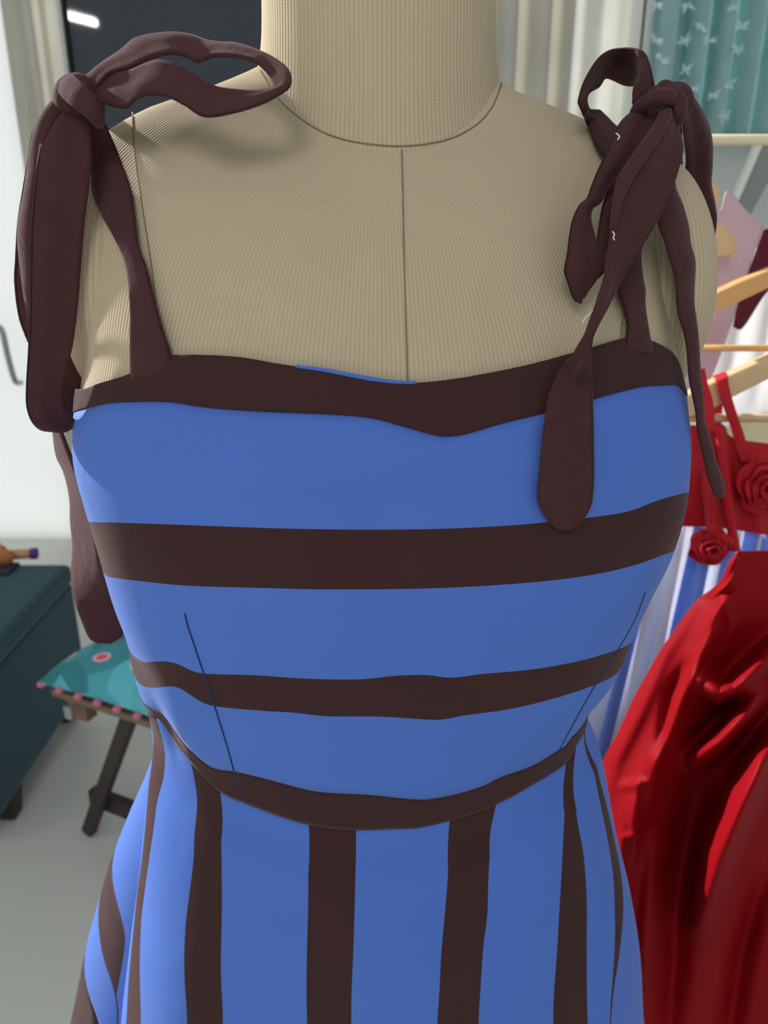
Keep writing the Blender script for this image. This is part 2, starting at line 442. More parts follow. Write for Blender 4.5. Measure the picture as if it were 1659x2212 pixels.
Gb = [[(r*math.cos(a), r*math.sin(a), z) for a in np.linspace(0, 2*math.pi, 41)] for r, z in ((.001, .03), (.03, .03), (.15, .012), (.16, .008), (.16, 0), (.001, 0))]
grid('stand_base', np.array(Gb), M_POLE, man)

# ------------------------------------------------------------------ dress
dress = thing('striped_dress', (0, 0, .36), 'blue and brown striped sundress with tied shoulder bows on the mannequin', 'dress')
PB = [
 [(186,840),(215,828),(250,818),(285,806),(320,785),(345,773),(365,767),(430,766),(520,771),(600,785),(700,800),(800,819),(870,827),(950,822),(1040,808),(1150,785),(1290,746),(1350,729),(1385,728),(1412,738),(1440,752),(1458,768),(1470,790),(1480,845)],
 [(186,882),(240,870),(330,867),(370,868),(450,880),(560,888),(700,894),(800,902),(870,920),(940,940),(967,943),(1010,936),(1080,915),(1170,893),(1280,862),(1380,836),(1430,832),(1466,832),(1478,850)],
 [(195,1128),(260,1129),(400,1134),(560,1140),(680,1143),(820,1144),(960,1142),(1100,1135),(1180,1128),(1280,1117),(1360,1104),(1420,1081),(1480,1064)],
 [(236,1247),(300,1255),(400,1265),(560,1270),(680,1273),(820,1273),(960,1270),(1100,1262),(1200,1253),(1300,1238),(1380,1218),(1440,1196)],
 [(286,1415),(310,1430),(350,1428),(385,1434),(415,1450),(440,1455),(560,1459),(640,1465),(750,1468),(800,1466),(850,1460),(920,1458),(975,1464),(1040,1456),(1150,1446),(1250,1428),(1320,1408),(1358,1393)],
 [(304,1480),(325,1486),(380,1483),(410,1500),(440,1520),(475,1527),(560,1535),(640,1540),(700,1547),(820,1548),(900,1553),(950,1555),(1000,1546),(1100,1532),(1200,1508),(1290,1478),(1328,1459)],
 [(352,1542),(385,1590),(420,1630),(460,1660),(510,1668),(580,1685),(680,1710),(800,1718),(905,1728),(960,1722),(1040,1700),(1080,1680),(1150,1655),(1205,1622),(1240,1598),(1256,1560)],
 [(344,1542),(375,1600),(425,1660),(475,1710),(535,1737),(600,1762),(670,1782),(760,1793),(860,1790),(905,1788),(980,1770),(1070,1738),(1150,1695),(1230,1640),(1252,1575)],
]
NPHI = 420
PHI = np.linspace(-math.pi, math.pi, NPHI + 1)
BACK = [1.200, 1.175, 1.110, 1.085, 1.045, 1.025, .995, .985]
ZB = []
for pts, zb in zip(PB, BACK):
    hs = [hit(x, y) for x, y in cr(pts, 160)]
    q = sorted((polar(h), h.z) for h in hs if h is not None)
    a = np.array(q)
    a0, a1, z0, z1 = a[0, 0], a[-1, 0], a[0, 1], a[-1, 1]
    xs = np.concatenate([[-math.pi, a0 - .9], a[:, 0], [a1 + .9, math.pi]])
    zs = np.concatenate([[zb, zb], a[:, 1], [zb, zb]])
    o = np.argsort(xs); z = np.interp(PHI, xs[o], zs[o])
    kz = np.array([1, 2, 3, 2, 1]) / 9.
    z = np.convolve(np.concatenate([z[-3:-1], z, z[1:3]]), kz, 'valid')
    ZB.append(z)
for k in range(1, 8): ZB[k] = np.minimum(ZB[k], ZB[k-1] - .0015)

def band(name, k0, k1, mats, parent, off=0.0, rows=9, label=None):
    rowsz, mi = [], []
    for k in range(k0, k1):
        for i in range(rows):
            rowsz.append(ZB[k] + (ZB[k+1] - ZB[k]) * i / rows); mi.append(0 if k in (0, 2, 4, 6) else 1)
    rowsz.append(ZB[k1])
    Zr = np.array(rowsz); Pg = np.tile(PHI, (len(Zr), 1))
    G = place(Pg, r_body(Pg, Zr) + off, Zr)
    midx = np.repeat(np.array(mi), NPHI)
    return grid(name, G, mats, parent, midx=midx if len(mats) > 1 else None, solid=.0014, offset=1, label=label)
band('neckline_band', 0, 1, [M_BROWN], dress, .0004, 10, 'chocolate brown band along the neckline')
bod = band('bodice', 1, 6, [M_BROWN, M_BLUE], dress)
band('waistband', 6, 7, [M_BROWN], dress, .0003, 8, 'chocolate brown band along the waist')
seam('dart_seam', [(399, 1325), (405, 1350), (420, 1395), (440, 1455), (465, 1530), (490, 1610), (510, 1680), (533, 1735)], bod, M_BLUEDK, .0005, .0001)
seam('dart_seam', [(1393, 1280), (1370, 1340), (1330, 1410), (1285, 1480), (1240, 1560), (1205, 1625), (1177, 1678)], bod, M_BLUEDK, .0005, .0001)
P0 = [(640, 788), (700, 797), (760, 809), (810, 818), (860, 823), (900, 823)]
lp = cr(P0, 40)
Gl = np.array([[tuple(on(x, y - 3.0 * math.sin(math.pi * i / 40), .0005)) for i, (x, y) in enumerate(lp)], [tuple(on(x, y + 6, .0002)) for x, y in lp]])
grid('lining', Gl, M_BLUE, dress, solid=.0006, label='blue lining edge peeking over the neckline')

# skirt: columns follow the stripe edges
def edge(pts, lo=None):
    q = []
    for x, y in cr(pts, 60):
        h = hit(x, y, BV_S)
        if h is not None:
            a = polar(h)
            if (lo is None and a < -1.55) or (lo is not None and a > lo): q.append((h.z, a))
    q.sort(); return np.array(q)
SK = {
 's1l': [(342,1552),(328,1620),(320,1712),(309,1833),(296,1932),(285,2043),(278,2116),(273,2212)],
 's1r': [(362,1562),(356,1628),(354,1683),(343,1712),(330,1804),(314,1914),(305,1988),(302,2079),(305,2212)],
 's2l': [(422,1670),(426,1760),(419,1797),(420,1841),(409,1932),(400,2006),(398,2098),(406,2212)],
 's2r': [(477,1722),(479,1877),(479,1988),(477,2098),(483,2212)],
 's3l': [(664,1790),(666,1926),(663,2062),(662,2152),(664,2212)],
 's3r': [(768,1796),(767,1926),(763,2062),(759,2152),(759,2212)],
 's4l': [(975,1775),(969,1869),(962,1962),(952,2071),(950,2130),(944,2212)],
 's4r': [(1077,1740),(1064,1793),(1055,1890),(1053,1987),(1046,2021),(1040,2105),(1033,2212)],
 's5l': [(1232,1630),(1222,1700),(1216,1827),(1209,1953),(1203,2059),(1197,2135),(1194,2212)],
 's5r': [(1247,1610),(1242,1700),(1245,1763),(1258,1827),(1264,1877),(1268,1953),(1267,2059),(1269,2212)],
 's6l': [(1262,1575),(1289,1700),(1310,1801),(1323,1877),(1328,1953),(1327,2059),(1323,2114),(1316,2212)],
 's6r': [(1266,1575),(1300,1700),(1323,1793),(1342,1890),(1347,1962),(1342,2029),(1329,2114),(1318,2212)],
 'bu': [(242,1893),(248,1925),(258,1965),(266,1995),(272,2020)],
 'bl': [(214,2008),(219,2050),(230,2090),(243,2125),(250,2160),(254,2190)],
 'bv': [(182,2110),(190,2140),(205,2180),(217,2212)],
}
ORDER = ['bv', 'bl', 'bu', 's1l', 's1r', 's2l', 's2r', 's3l', 's3r', 's4l', 's4r', 's5l', 's5r', 's6l', 's6r']
EDG = {k: edge(v, None if k[0] == 'b' else -1.5) for k, v in SK.items()}
def phi_of(key, z):
    a = EDG[key]
    if len(a) < 2: return np.full_like(z, {'bv': -2.5, 'bl': -2.3, 'bu': -2.1}.get(key, 1.3))
    p = np.interp(z, a[:, 0], a[:, 1])
    if key in ('bv', 'bl', 'bu'):
        p = p - np.clip(z - a[-1, 0], 0, 1) * 5
    return p
NZ = 130
ZBOT = .36
tt = np.linspace(0, 1, NZ + 1)
def ztop(phi): return np.interp(phi, PHI, ZB[7]) + .0005
def boundary(key):
    z = ztop(np.zeros(NZ+1)) * (1 - tt) + ZBOT * tt
    for _ in range(8):
        ph = phi_of(key, z)
        zt = ztop(np.clip(ph, -math.pi, math.pi)); z = zt * (1 - tt) + ZBOT * tt
    return np.convolve(np.pad(ph, 2, mode='edge'), np.array([1, 2, 3, 2, 1]) / 9., 'valid')
BN = [boundary(k) for k in ORDER]
for k in range(1, len(BN)): BN[k] = np.maximum(BN[k], BN[k-1] + .004)
# plain back stripes close the round
start = BN[-1]; end = BN[0] + 2 * math.pi
nb = 7
cuts = BN + [start + (end - start) * (k / (nb)) for k in range(1, nb)] + [end]
isb = [1, 0, 1, 0] and None
cols = []; colm = []
for k in range(len(cuts) - 1):
    n = max(3, int(np.mean(cuts[k+1] - cuts[k]) / .022))
    if k < len(ORDER) - 1:
        brown = (ORDER[k], ORDER[k+1]) in (('bl', 'bu'), ('s1l', 's1r'), ('s2l', 's2r'), ('s3l', 's3r'), ('s4l', 's4r'), ('s5l', 's5r'), ('s6l', 's6r'))
    else:
        brown = (k - len(ORDER) + 1) in (2, 4, 6)
    for i in range(n):
        cols.append(cuts[k] + (cuts[k+1] - cuts[k]) * i / n); colm.append(0 if brown else 1)
cols.append(cuts[-1])
PHs = np.array(cols).T
wrp = (PHs + math.pi) % (2 * math.pi) - math.pi
Zs = ztop(wrp) * (1 - tt[:, None]) + ZBOT * tt[:, None]
Gs = place(wrp, r_skirt(wrp, Zs) + .0006, Zs)
# meet the bodice at the seam
r_top = r_body(wrp[0], Zs[0])
blend = np.clip(1 - tt[:, None] * 22, 0, 1)
Gs = place(wrp, (r_skirt(wrp, Zs)) * (1 - blend) + np.tile(r_top, (NZ+1, 1)) * blend, Zs)
grid('skirt', Gs, [M_BROWN, M_BLUE], dress, midx=np.tile(np.array(colm), NZ), solid=.0012, offset=1)

# ------------------------------------------------------------------ tied shoulder bows
RIB = []
def P3(x, y, d):
    if isinstance(d, tuple): return on(x, y, d[1], d[2] if len(d) > 2 else 0.0)
    return at(x, y, d)

def ribbon(name, rows, parent, m=None, n=70, w=8, bulge=0.0, fold=0.0, folds=2, solid=.0016, label=None, stitch=None, par=None, ripple=0):
    A = [P3(*r[0:3]) for r in rows]; B = [P3(*r[3:6]) for r in rows]
    Q = cr([list(a) + list(b) for a, b in zip(A, B)], n)
    G = np.zeros((n + 1, w + 1, 3))
    for i in range(n + 1):
        a, b = Q[i, :3], Q[i, 3:]
        t = Q[min(i+1, n)] - Q[max(i-1, 0)]
        t = (t[:3] + t[3:]) / 2
        nr = Vector(np.cross(t, b - a))
        if nr.length > 1e-9: nr.normalize()
        if nr.dot(Vector((a + b) / 2) - CAM) > 0: nr = -nr
        for j in range(w + 1):
            u = j / w
            k = bulge * 4 * u * (1 - u) + fold * math.sin(2 * math.pi * folds * u) * math.sin(math.pi * u)
            k += ripple * math.sin(i * .32 + 2.2 * u)
            G[i, j] = a + (b - a) * u + np.array(nr) * k
    RIB.append((parent, G))
    o = grid(name, G, m or M_TIE, parent, solid=solid, label=label, offset=0)
    o.modifiers['solid'].use_rim = True
    if stitch is not None:
        j = int(round(stitch * w))
        pts = [Vector(G[i, j]) * (1 - .18) + Vector(G[i, j + (1 if stitch < .5 else -1)]) * .18 for i in range(2, n - 1)]
        pts = [p - (p - CAM).normalized() * .0010 for p in pts]
        tube('stitching', pts, .00032, M_STITCH, parent, seg=5)
    return o
M_STITCH = mat('dark_brown_thread', lin(44, 26, 28), .9)
S = lambda off, Y=0.0: ('s', off, Y)

tl = sub('shoulder_tie', dress, 'brown fabric tie knotted in a bow with one loop pointing to the neck')
ribbon('strap', [
 (188,250,-.058,222,250,-.058),(196,308,S(.004,-.05),249,318,S(.004,-.05)),(201,412,S(.003),280,400,S(.003)),(222,466,S(.0025),291,470,S(.0025)),(250,516,S(.002),299,530,S(.002)),
 (270,560,S(.002),315,575,S(.002)),(279,608,S(.002),333,645,S(.002)),(284,681,S(.002),353,717,S(.002)),(283,740,S(.0016),363,745,S(.0016)),(284,800,S(.0003),367,762,S(.0003)),(284,830,S(-.0016),374,800,S(-.0016))], tl, bulge=.001, stitch=1.0)
# far strap that goes over the shoulder to the back
ribbon('strap', [(170,240,-.030,215,235,-.030),(165,232,-.010,212,228,-.010),(172,245,.02,215,240,.02),(190,300,.06,230,300,.06),(215,420,.10,250,420,.10),(260,600,.112,300,600,.112)], tl, n=40)
# loop that lies towards the neck
ribbon('bow_loop', [
 (160,192,-.050,196,222,-.052),(180,172,-.050,205,200,-.056),(219,139,-.050,236,160,-.058),(262,110,-.048,280,146,-.060),(295,84,-.044,318,128,-.060),(363,72,-.040,366,115,-.058),(409,76,-.038,402,121,-.056),(440,87,-.040,426,133,-.058),(470,93,-.042,458,122,-.056),(506,95,-.044,498,121,-.058),
 (561,112,-.050,549,132,-.062),(603,135,-.060,574,154,-.066),(626,158,-.070,588,178,-.074),(628,184,-.078,588,192,-.079),(606,203,-.083,560,198,-.081),(561,226,-.086,527,197,-.080),(498,245,-.086,482,192,-.078),(440,252,-.084,452,182,-.076),(397,227,-.080,418,160,-.074),(363,211,-.077,380,140,-.072),(325,206,-.074,345,131,-.068),(295,214,-.072,318,138,-.064),(272,234,-.070,290,150,-.062),(245,231,-.066,255,160,-.058),(211,221,-.058,205,178,-.052),(190,225,-.048,180,190,-.046)],
 tl, n=150, w=10, bulge=.0006, fold=.0003, folds=1, stitch=0.0)
# hanging loop in front
ribbon('bow_loop', [
 (150,235,-.048,190,235,-.046),(126,248,-.053,186,246,-.056),(108,268,-.060,191,262,-.060),(93,296,-.066,195,290,-.064),(82,345,-.072,196,335,-.068),(73,420,-.076,194,395,-.070),(67,500,-.078,183,480,-.072),(66,560,-.079,176,558,-.073),(65,645,-.079,169,650,-.073),(62,753,-.079,158,740,-.074),(57,844,-.080,142,810,-.075),
 (58,878,-.079,138,845,-.074),(68,908,-.076,142,880,-.071),(86,926,-.071,156,902,-.066),(112,930,-.063,178,916,-.058),(120,926,-.054,188,905,-.050),(110,905,-.046,192,880,-.044),(95,860,-.042,190,845,-.041),(84,800,-.040,184,800,-.038),(72,760,-.038,177,760,-.036),(58,731,-.038,168,722,-.035),(41,682,-.038,160,670,-.034),(32,608,-.038,150,610,-.034),(34,560,-.038,150,560,-.034),(39,480,-.038,150,480,-.034),(50,408,-.040,152,400,-.036),(62,339,-.042,155,339,-.038),(70,290,-.044,160,290,-.040),(90,252,-.046,166,250,-.042),(125,212,-.046,172,225,-.044)],
 tl, n=190, w=10, bulge=.0014, fold=.0008, folds=1, stitch=0.0)
# inner pleat next to the hanging loop
ribbon('tail', [(128,206,-.050,160,225,-.052),(104,232,-.055,130,248,-.058),(86,262,-.060,110,272,-.064),(72,300,-.063,96,300,-.068),(62,352,-.064,84,350,-.070),(52,420,-.062,76,420,-.072),(44,480,-.056,70,490,-.068),(42,540,-.05,68,560,-.060),(50,620,-.045,80,640,-.05),(75,740,-.032,110,740,-.030),(100,850,-.020,128,850,-.018),(116,930,.040,134,930,-.004),(124,985,.046,150,980,.0),(138,1020,.050,170,1030,.002),(151,1075,.054,188,1070,.002),(155,1130,.056,200,1120,.004),(158,1180,.056,212,1170,.006),(155,1230,.050,225,1230,.010),(163,1300,.022,245,1290,.016),(180,1350,.018,262,1335,.018),(195,1380,.016,265,1372,.018),(216,1391,.014,238,1391,.014)], tl, n=140, w=8, bulge=.0012, ripple=.0004)
ribbon('knot', [(150,212,-.034,176,180,-.034),(128,200,-.046,156,165,-.046),(128,198,-.058,160,166,-.058),(143,216,-.067,176,180,-.068),(163,232,-.072,194,200,-.073),(183,246,-.073,211,224,-.074),(199,260,-.070,223,250,-.070),(206,268,-.060,222,264,-.060),(200,262,-.046,215,255,-.046),(180,238,-.038,200,220,-.036)], tl, n=60, w=10, bulge=.0016, solid=.002)
blob('knot_core', at(172, 218, -.050), (.012, .013, .012), M_TIE, tl)

trr = sub('shoulder_tie', dress, 'brown fabric tie knotted in a bow with a long rounded tail over the bust')
ribbon('strap', [(1420,300,S(.004,-.04),1462,300,S(.004,-.03)),(1385,420,S(.003),1430,420,S(.003)),(1350,540,S(.0025),1384,540,S(.0025)),(1332,600,S(.0022),1386,595,S(.0022)),(1338,640,S(.0022),1392,631,S(.0022)),(1349,665,S(.0022),1391,655,S(.0022)),(1356,696,S(.002),1397,700,S(.002)),(1354,724,S(.0006),1402,728,S(.0006)),(1350,760,S(-.0016),1410,764,S(-.0016))], trr, bulge=.0014, stitch=0.0)
ribbon('strap', [(1440,225,.0,1470,225,.0),(1448,260,.03,1474,262,.03),(1452,330,.06,1474,330,.06),(1450,420,.09,1476,420,.09),(1440,560,.112,1470,560,.112)], trr, n=40)
# upright loop
ribbon('bow_loop', [
 (1424,232,-.038,1384,236,-.040),(1416,212,-.036,1368,226,-.040),(1414,195,-.042,1366,212,-.040),(1410,166,-.042,1370,190,-.036),(1402,136,-.036,1373,186,-.026),(1390,113,-.024,1371,186,-.004),(1374,106,-.016,1362,185,.008),(1350,105,-.012,1345,181,.014),(1320,109,-.014,1323,171,.012),(1296,124,-.020,1306,169,.004),(1271,160,-.028,1293,187,-.008),(1255,196,-.034,1273,199,-.022),(1249,220,-.038,1266,216,-.032),(1255,238,-.036,1270,233,-.030),(1268,266,S(.006),1292,238,S(.004)),(1284,303,S(.005),1308,252,S(.004)),(1305,338,S(.005),1332,275,S(.005)),(1335,360,S(.006),1362,290,S(.006))],
 trr, n=140, w=10, bulge=.0010, fold=.0008, folds=1, stitch=0.0)
# loop that hangs in front and turns back on itself
ribbon('bow_loop', [
 (1390,232,-.050,1425,240,-.052),(1352,254,-.058,1420,262,-.060),(1329,284,-.064,1405,300,-.066),(1310,330,-.070,1375,350,-.070),(1290,370,-.074,1340,386,-.072),(1276,405,-.078,1312,412,-.074),(1266,432,-.082,1296,438,-.078),(1250,446,-.086,1278,452,-.082),(1236,475,-.089,1275,476,-.085),(1229,510,-.091,1284,510,-.088),(1224,550,-.093,1294,545,-.090),(1218,586,-.094,1304,566,-.091),(1226,612,-.094,1296,586,-.092),(1236,640,-.093,1272,622,-.091),(1246,649,-.090,1262,640,-.089),(1262,630,-.086,1282,612,-.086),(1276,590,-.084,1310,580,-.082),(1286,548,-.080,1328,540,-.078),(1291,505,-.076,1335,500,-.074),(1303,440,-.070,1345,440,-.068),(1330,380,-.062,1375,380,-.060),(1370,310,-.056,1415,310,-.054),(1410,258,-.050,1445,262,-.050)],
 trr, n=170, w=10, bulge=.0012, fold=.0012, folds=1, stitch=0.0)
# long tail with a rounded end over the bust
ribbon('tail', [
 (1425,228,-.052,1462,236,-.050),(1441,249,-.062,1463,252,-.056),(1422,273,-.070,1466,285,-.062),(1388,320,-.078,1474,315,-.066),(1352,370,-.084,1469,348,-.070),(1335,400,-.088,1457,389,-.074),(1323,440,-.091,1438,437,-.079),(1320,490,-.094,1414,485,-.084),(1315,530,-.096,1382,538,-.090),(1308,560,-.098,1352,584,-.094),(1304,598,-.100,1330,628,-.098),(1290,642,-.106,1311,665,-.104),(1275,690,-.113,1294,696,-.112),(1262,728,-.118,1281,726,-.118),(1241,761,-.121,1277,757,-.122),(1208,804,S(.006),1276,808,S(.006)),(1189,844,S(.005),1278,850,S(.006)),(1180,886,S(.005),1280,890,S(.006)),(1171,950,S(.005),1281,950,S(.006)),(1165,1020,S(.004),1282,1020,S(.006)),(1160,1071,S(.004),1280,1066,S(.005)),(1166,1096,S(.004),1275,1092,S(.004)),(1180,1120,S(.004),1262,1117,S(.004)),(1198,1136,S(.004),1244,1135,S(.004)),(1212,1141,S(.004),1226,1141,S(.004))],
 trr, n=180, w=12, bulge=.0012, fold=.0010, folds=1, stitch=1.0)
ribbon('pleat', [(1428,236,-.060,1452,244,-.060),(1418,262,-.070,1446,262,-.068),(1385,312,-.080,1412,316,-.078),(1352,358,-.087,1376,368,-.085),(1332,392,-.091,1356,402,-.089),(1324,440,-.094,1336,446,-.093),(1322,482,-.0945,1328,484,-.0945),(1322,500,-.0915,1326,502,-.0915)], trr, n=70, w=6, bulge=.003)
# tail that falls over the arm
ribbon('tail', [
 (1425,300,-.045,1462,300,-.035),(1420,400,-.060,1455,402,-.050),(1416,460,-.062,1474,447,-.046),(1424,492,-.062,1486,487,-.046),(1438,522,-.060,1490,530,-.044),(1448,560,-.058,1498,566,-.042),(1458,600,-.058,1498,623,-.042),(1466,670,-.058,1498,668,-.044),(1478,718,-.060,1502,714,-.048),(1486,776,-.062,1508,770,-.050),(1493,833,-.060,1510,830,-.048),(1504,898,-.056,1514,890,-.044),(1510,940,-.052,1524,936,-.040),(1521,996,-.048,1541,985,-.036),(1532,1035,-.045,1555,1025,-.033),(1541,1063,-.044,1560,1052,-.032),(1548,1076,-.043,1557,1072,-.033)],
 trr, n=120, w=8, bulge=.0024, ripple=.0003)
# back loop behind the arm cap
ribbon('bow_loop', [
 (1478,198,-.030,1462,226,-.034),(1495,210,-.022,1472,246,-.028),(1513,237,-.006,1474,278,-.014),(1529,271,.010,1478,311,.004),(1537,311,.024,1481,343,.020),(1537,357,.036,1480,383,.034),(1535,397,.046,1488,430,.046),(1542,437,.054,1510,470,.054),(1546,469,.060,1520,505,.060),(1542,511,.064,1515,540,.064)],
 trr, n=80, w=8, bulge=.002, fold=.0016, folds=1.2)
kc = at(1440, 226, -.042)
blob('knot', kc, (.0125, .013, .0105), M_TIE, trr, fn=lambda d: 1 + .06 * math.sin(9 * d.x + 4 * d.z))
ribbon('knot_wrap', [(1360,250,-.052,1376,254,-.050),(1372,226,-.058,1392,238,-.058),(1394,208,-.064,1410,226,-.064),(1420,197,-.066,1432,222,-.068),(1444,194,-.062,1448,226,-.066),(1458,200,-.052,1456,230,-.056)], trr, n=40, w=8, bulge=.0025, solid=.002)
ribbon('knot_wrap', [(1428,200,-.040,1436,216,-.046),(1440,189,-.050,1446,214,-.058),(1462,194,-.056,1452,224,-.064),(1476,214,-.058,1456,238,-.066),(1476,244,-.056,1456,254,-.064),(1464,262,-.050,1452,262,-.056)], trr, n=40, w=8, bulge=.0028, solid=.002)
for pts in ([(1330,288),(1334,290),(1338,296),(1334,302)], [(1323,500),(1327,506),(1325,513),(1327,519)], [(1284,666),(1276,676),(1268,683),(1257,698)]):
    tube('loose_thread', [at(x, y, -.107 if y > 600 else (-.099 if y > 400 else -.080)) for x, y in pts], .0003, M_THREAD, trr, n=14, seg=5)

def fuzz(parent, count, seed):
    rnd = random.Random(seed); V, Fc = [], []
    gs_ = [g for p, g in RIB if p is parent]
    for _ in range(count):
        g = rnd.choice(gs_); n, w = g.shape[0] - 1, g.shape[1] - 1
        i = rnd.randrange(1, n); j = rnd.choice((0, w)) if rnd.random() < .6 else rnd.randrange(w + 1)
        p = Vector(g[i, j]) + (Vector(g[i + 1 if i < n else i, j]) - Vector(g[i, j])) * rnd.random()
        t = Vector(g[i+1, j] - g[i-1, j]).normalized(); ac = Vector(g[i, w] - g[i, 0]).normalized()
        nr = t.cross(ac)
        d = (nr * rnd.choice((-1, 1)) * rnd.uniform(.2, 1) + (ac * (1 if j else -1)) * rnd.uniform(0, 1) + t * rnd.uniform(-.6, .6)).normalized()
        l = rnd.uniform(.0006, .0019); s = d.cross(p - CAM).normalized() * .00004
        b = len(V); V += [p - s, p + s, p + d * l * .6 + s + t * l * .12, p + d * l + t * l * .3]; Fc += [(b, b+1, b+2), (b, b+2, b+3)]
    o = mobj('lint_fuzz', V, Fc, M_FUZZ, parent, smooth=False); o['kind'] = 'stuff'
M_FUZZ = mat('pale_brown_lint', lin(120, 84, 88), .9)
fuzz(tl, 5000, 1); fuzz(trr, 1800, 2)

# ------------------------------------------------------------------ clothes rack, hangers and garments
M_RAIL = mat('cream_rack_metal', lin(222, 212, 178), .45, .03)
M_WOOD = mat('pale_wooden_hanger', lin(208, 180, 136), .5, .12, 30, spec=.4)
M_WOODO = mat('orange_wooden_hanger', lin(216, 166, 106), .5, .12, 30, spec=.4)
M_RED = mat('crimson_cotton', lin(176, 20, 34), .7, .10, 20, .3, 900, sheen=.08, sheent=(1, .5, .5, 1))
M_SATIN = mat('crimson_satin', lin(134, 2, 13), .60, .08, 8, .12, 500, spec=.10, sheen=.0, sheent=(1, .5, .5, 1))
M_PINK = mat('pale_pink_cotton', lin(206, 178, 190), .8, .05, 15)
M_MAROON = mat('maroon_cotton', lin(92, 24, 42), .8, .08, 15)
M_WHITEC = mat('white_cotton', lin(250, 250, 250), .8, .03, 15, trans=.6)
M_CREAMC = mat('cream_cotton', lin(228, 214, 172), .8, .05, 15)
M_STW = mat('white_skirt_stripe', lin(236, 239, 250), .7, .04, 15, trans=.6)
M_STB = mat('sky_blue_skirt_stripe', lin(128, 168, 234), .7, .06, 15, trans=.4)
M_BOARD = mat('grey_board', lin(140, 146, 142), .6, .05)
M_HOOK = mat('hook_wire', lin(170, 170, 172), .3, metal=.9)

def segdist(px, py, pl):
    best = 1e9; tb = 0
    for k in range(len(pl) - 1):
        (x0, y0), (x1, y1) = pl[k], pl[k+1]
        dx, dy = x1 - x0, y1 - y0
        t = max(0, min(1, ((px - x0) * dx + (py - y0) * dy) / (dx*dx + dy*dy)))
        d = math.hypot(px - x0 - t*dx, py - y0 - t*dy)
        if d < best: best, tb = d, (k + t) / (len(pl) - 1)
    return best, tb

def patch(name, rows, m, parent=None, n=40, w=30, ridges=(), solid=.0015, label=None, midx=None):
    """cloth through rows of (pixel x, pixel y, distance), with folds raised along polylines"""
    R = [cr(r, w) for r in rows]
    Q = cr(np.array(R).reshape(len(R), -1), n).reshape(n + 1, w + 1, 3)
    G = np.zeros((n + 1, w + 1, 3))
    for i in range(n + 1):
        for j in range(w + 1):
            x, y, Y = Q[i, j]
            for pl, wd, amp in ridges:
                d, t = segdist(x, y, pl)
                Y -= amp * math.exp(-(d / wd) ** 2) * (.25 + .75 * math.sin(math.pi * min(1, max(0, t * .94 + .03))) ** .6)
            G[i, j] = at(x, y, Y)
    return grid(name, G, m, parent, solid=solid, label=label, midx=midx)

YR = .50
rk = thing('clothes_rack', (.9, YR, 0), 'cream clothes rack rail behind the right shoulder bow', 'rack')
ra, rb_ = at(1345, 302, YR), at(2150, 302, YR)
tube('rail', [ra, rb_], .0058, M_RAIL, rk, seg=14)
for x in (ra.x + .005, rb_.x - .005):
    tube('post', [(x, YR, .012), (x, YR, ra.z)], .008, M_RAIL, rk, seg=12)
    box('foot', (x - .02, YR - .22, 0), (x + .02, YR + .22, .025), M_RAIL, rk)

def hanger(name, front, Y, th, m, cpx, cpy, label, bar=None, mirror=True):
    c0 = at(cpx, cpy, Y)
    h = thing(name, c0, label, 'hanger', 'wooden hangers on the rack')
    P = [at(x, y, Y) for x, y in front]
    prism('arm', P, (0, th, 0), m, h, bevel=.003)
    if mirror:
        prism('arm', [Vector((2*c0.x - p.x, p.y, p.z)) for p in reversed(P)], (0, th, 0), m, h, bevel=.003)
    if bar:
        a, b = at(*bar[0], Y + th/2), at(*bar[1], Y + th/2)
        if mirror: b = Vector((2*c0.x - a.x, a.y, a.z))
        tube('trouser_bar', [a, b], bar[2], m, h, seg=12)
    top = Vector((c0.x, YR, ra.z + .008))
    c1 = c0 + Vector((0, th/2, .005))
    if mirror:
        tube('hook', [c1, c1 + Vector((0, 0, .03)), Vector((c0.x + .012, (c1.y + YR)/2 + .004, (c1.z + top.z)/2 + .01)), Vector((c0.x + .022, YR, top.z - .012)), top, Vector((c0.x - .018, YR - .001, top.z - .014))], .0018, M_HOOK, h, n=30)
    return h
YH2 = .46
hanger('wooden_hanger', [(1462,868),(1510,840),(1560,818),(1659,773),(1800,712),(1800,770),(1659,821),(1586,858),(1522,895),(1480,905),(1463,895)], YH2, .020, M_WOOD, 1800, 738, 'pale wooden hanger holding the red straps', bar=((1480, 903), (1900, 903), .0052))
hanger('wooden_hanger', [(1480,662),(1549,632),(1600,608),(1659,584),(1790,530),(1790,575),(1659,624),(1593,655),(1548,672),(1490,700)], .50, .022, M_WOODO, 1790, 552, 'orange-toned wooden hanger crossing the pink garment', bar=((1490, 752), (1800, 765), .0042))

# pink and maroon garment on a hanger with a flared end
pk = thing('pink_garment', at(1560, 600, .62), 'pale pink garment with a maroon panel on the rack', 'garment')
patch('front', [
 [(1440,470,.62),(1490,440,.62),(1530,445,.615),(1556,455,.61),(1571,413,.62),(1610,452,.62),(1648,490,.63)],
 [(1440,560,.62),(1490,550,.62),(1530,545,.61),(1556,540,.605),(1580,535,.61),(1605,540,.62),(1632,535,.63)],
 [(1430,640,.62),(1490,640,.62),(1530,640,.61),(1550,640,.605),(1570,640,.61),(1585,645,.62),(1596,648,.63)],
 [(1430,740,.62),(1480,745,.62),(1510,745,.61),(1530,745,.61),(1545,745,.62),(1555,746,.62),(1563,747,.63)],
 [(1420,850,.62),(1450,850,.62),(1480,848,.61),(1500,845,.61),(1515,840,.62),(1525,835,.62),(1532,826,.63)]], M_PINK, pk, n=36, w=36, ridges=(([(1548,470),(1552,800)], 14, .006), ([(1585,480),(1560,740)], 8, .004)))
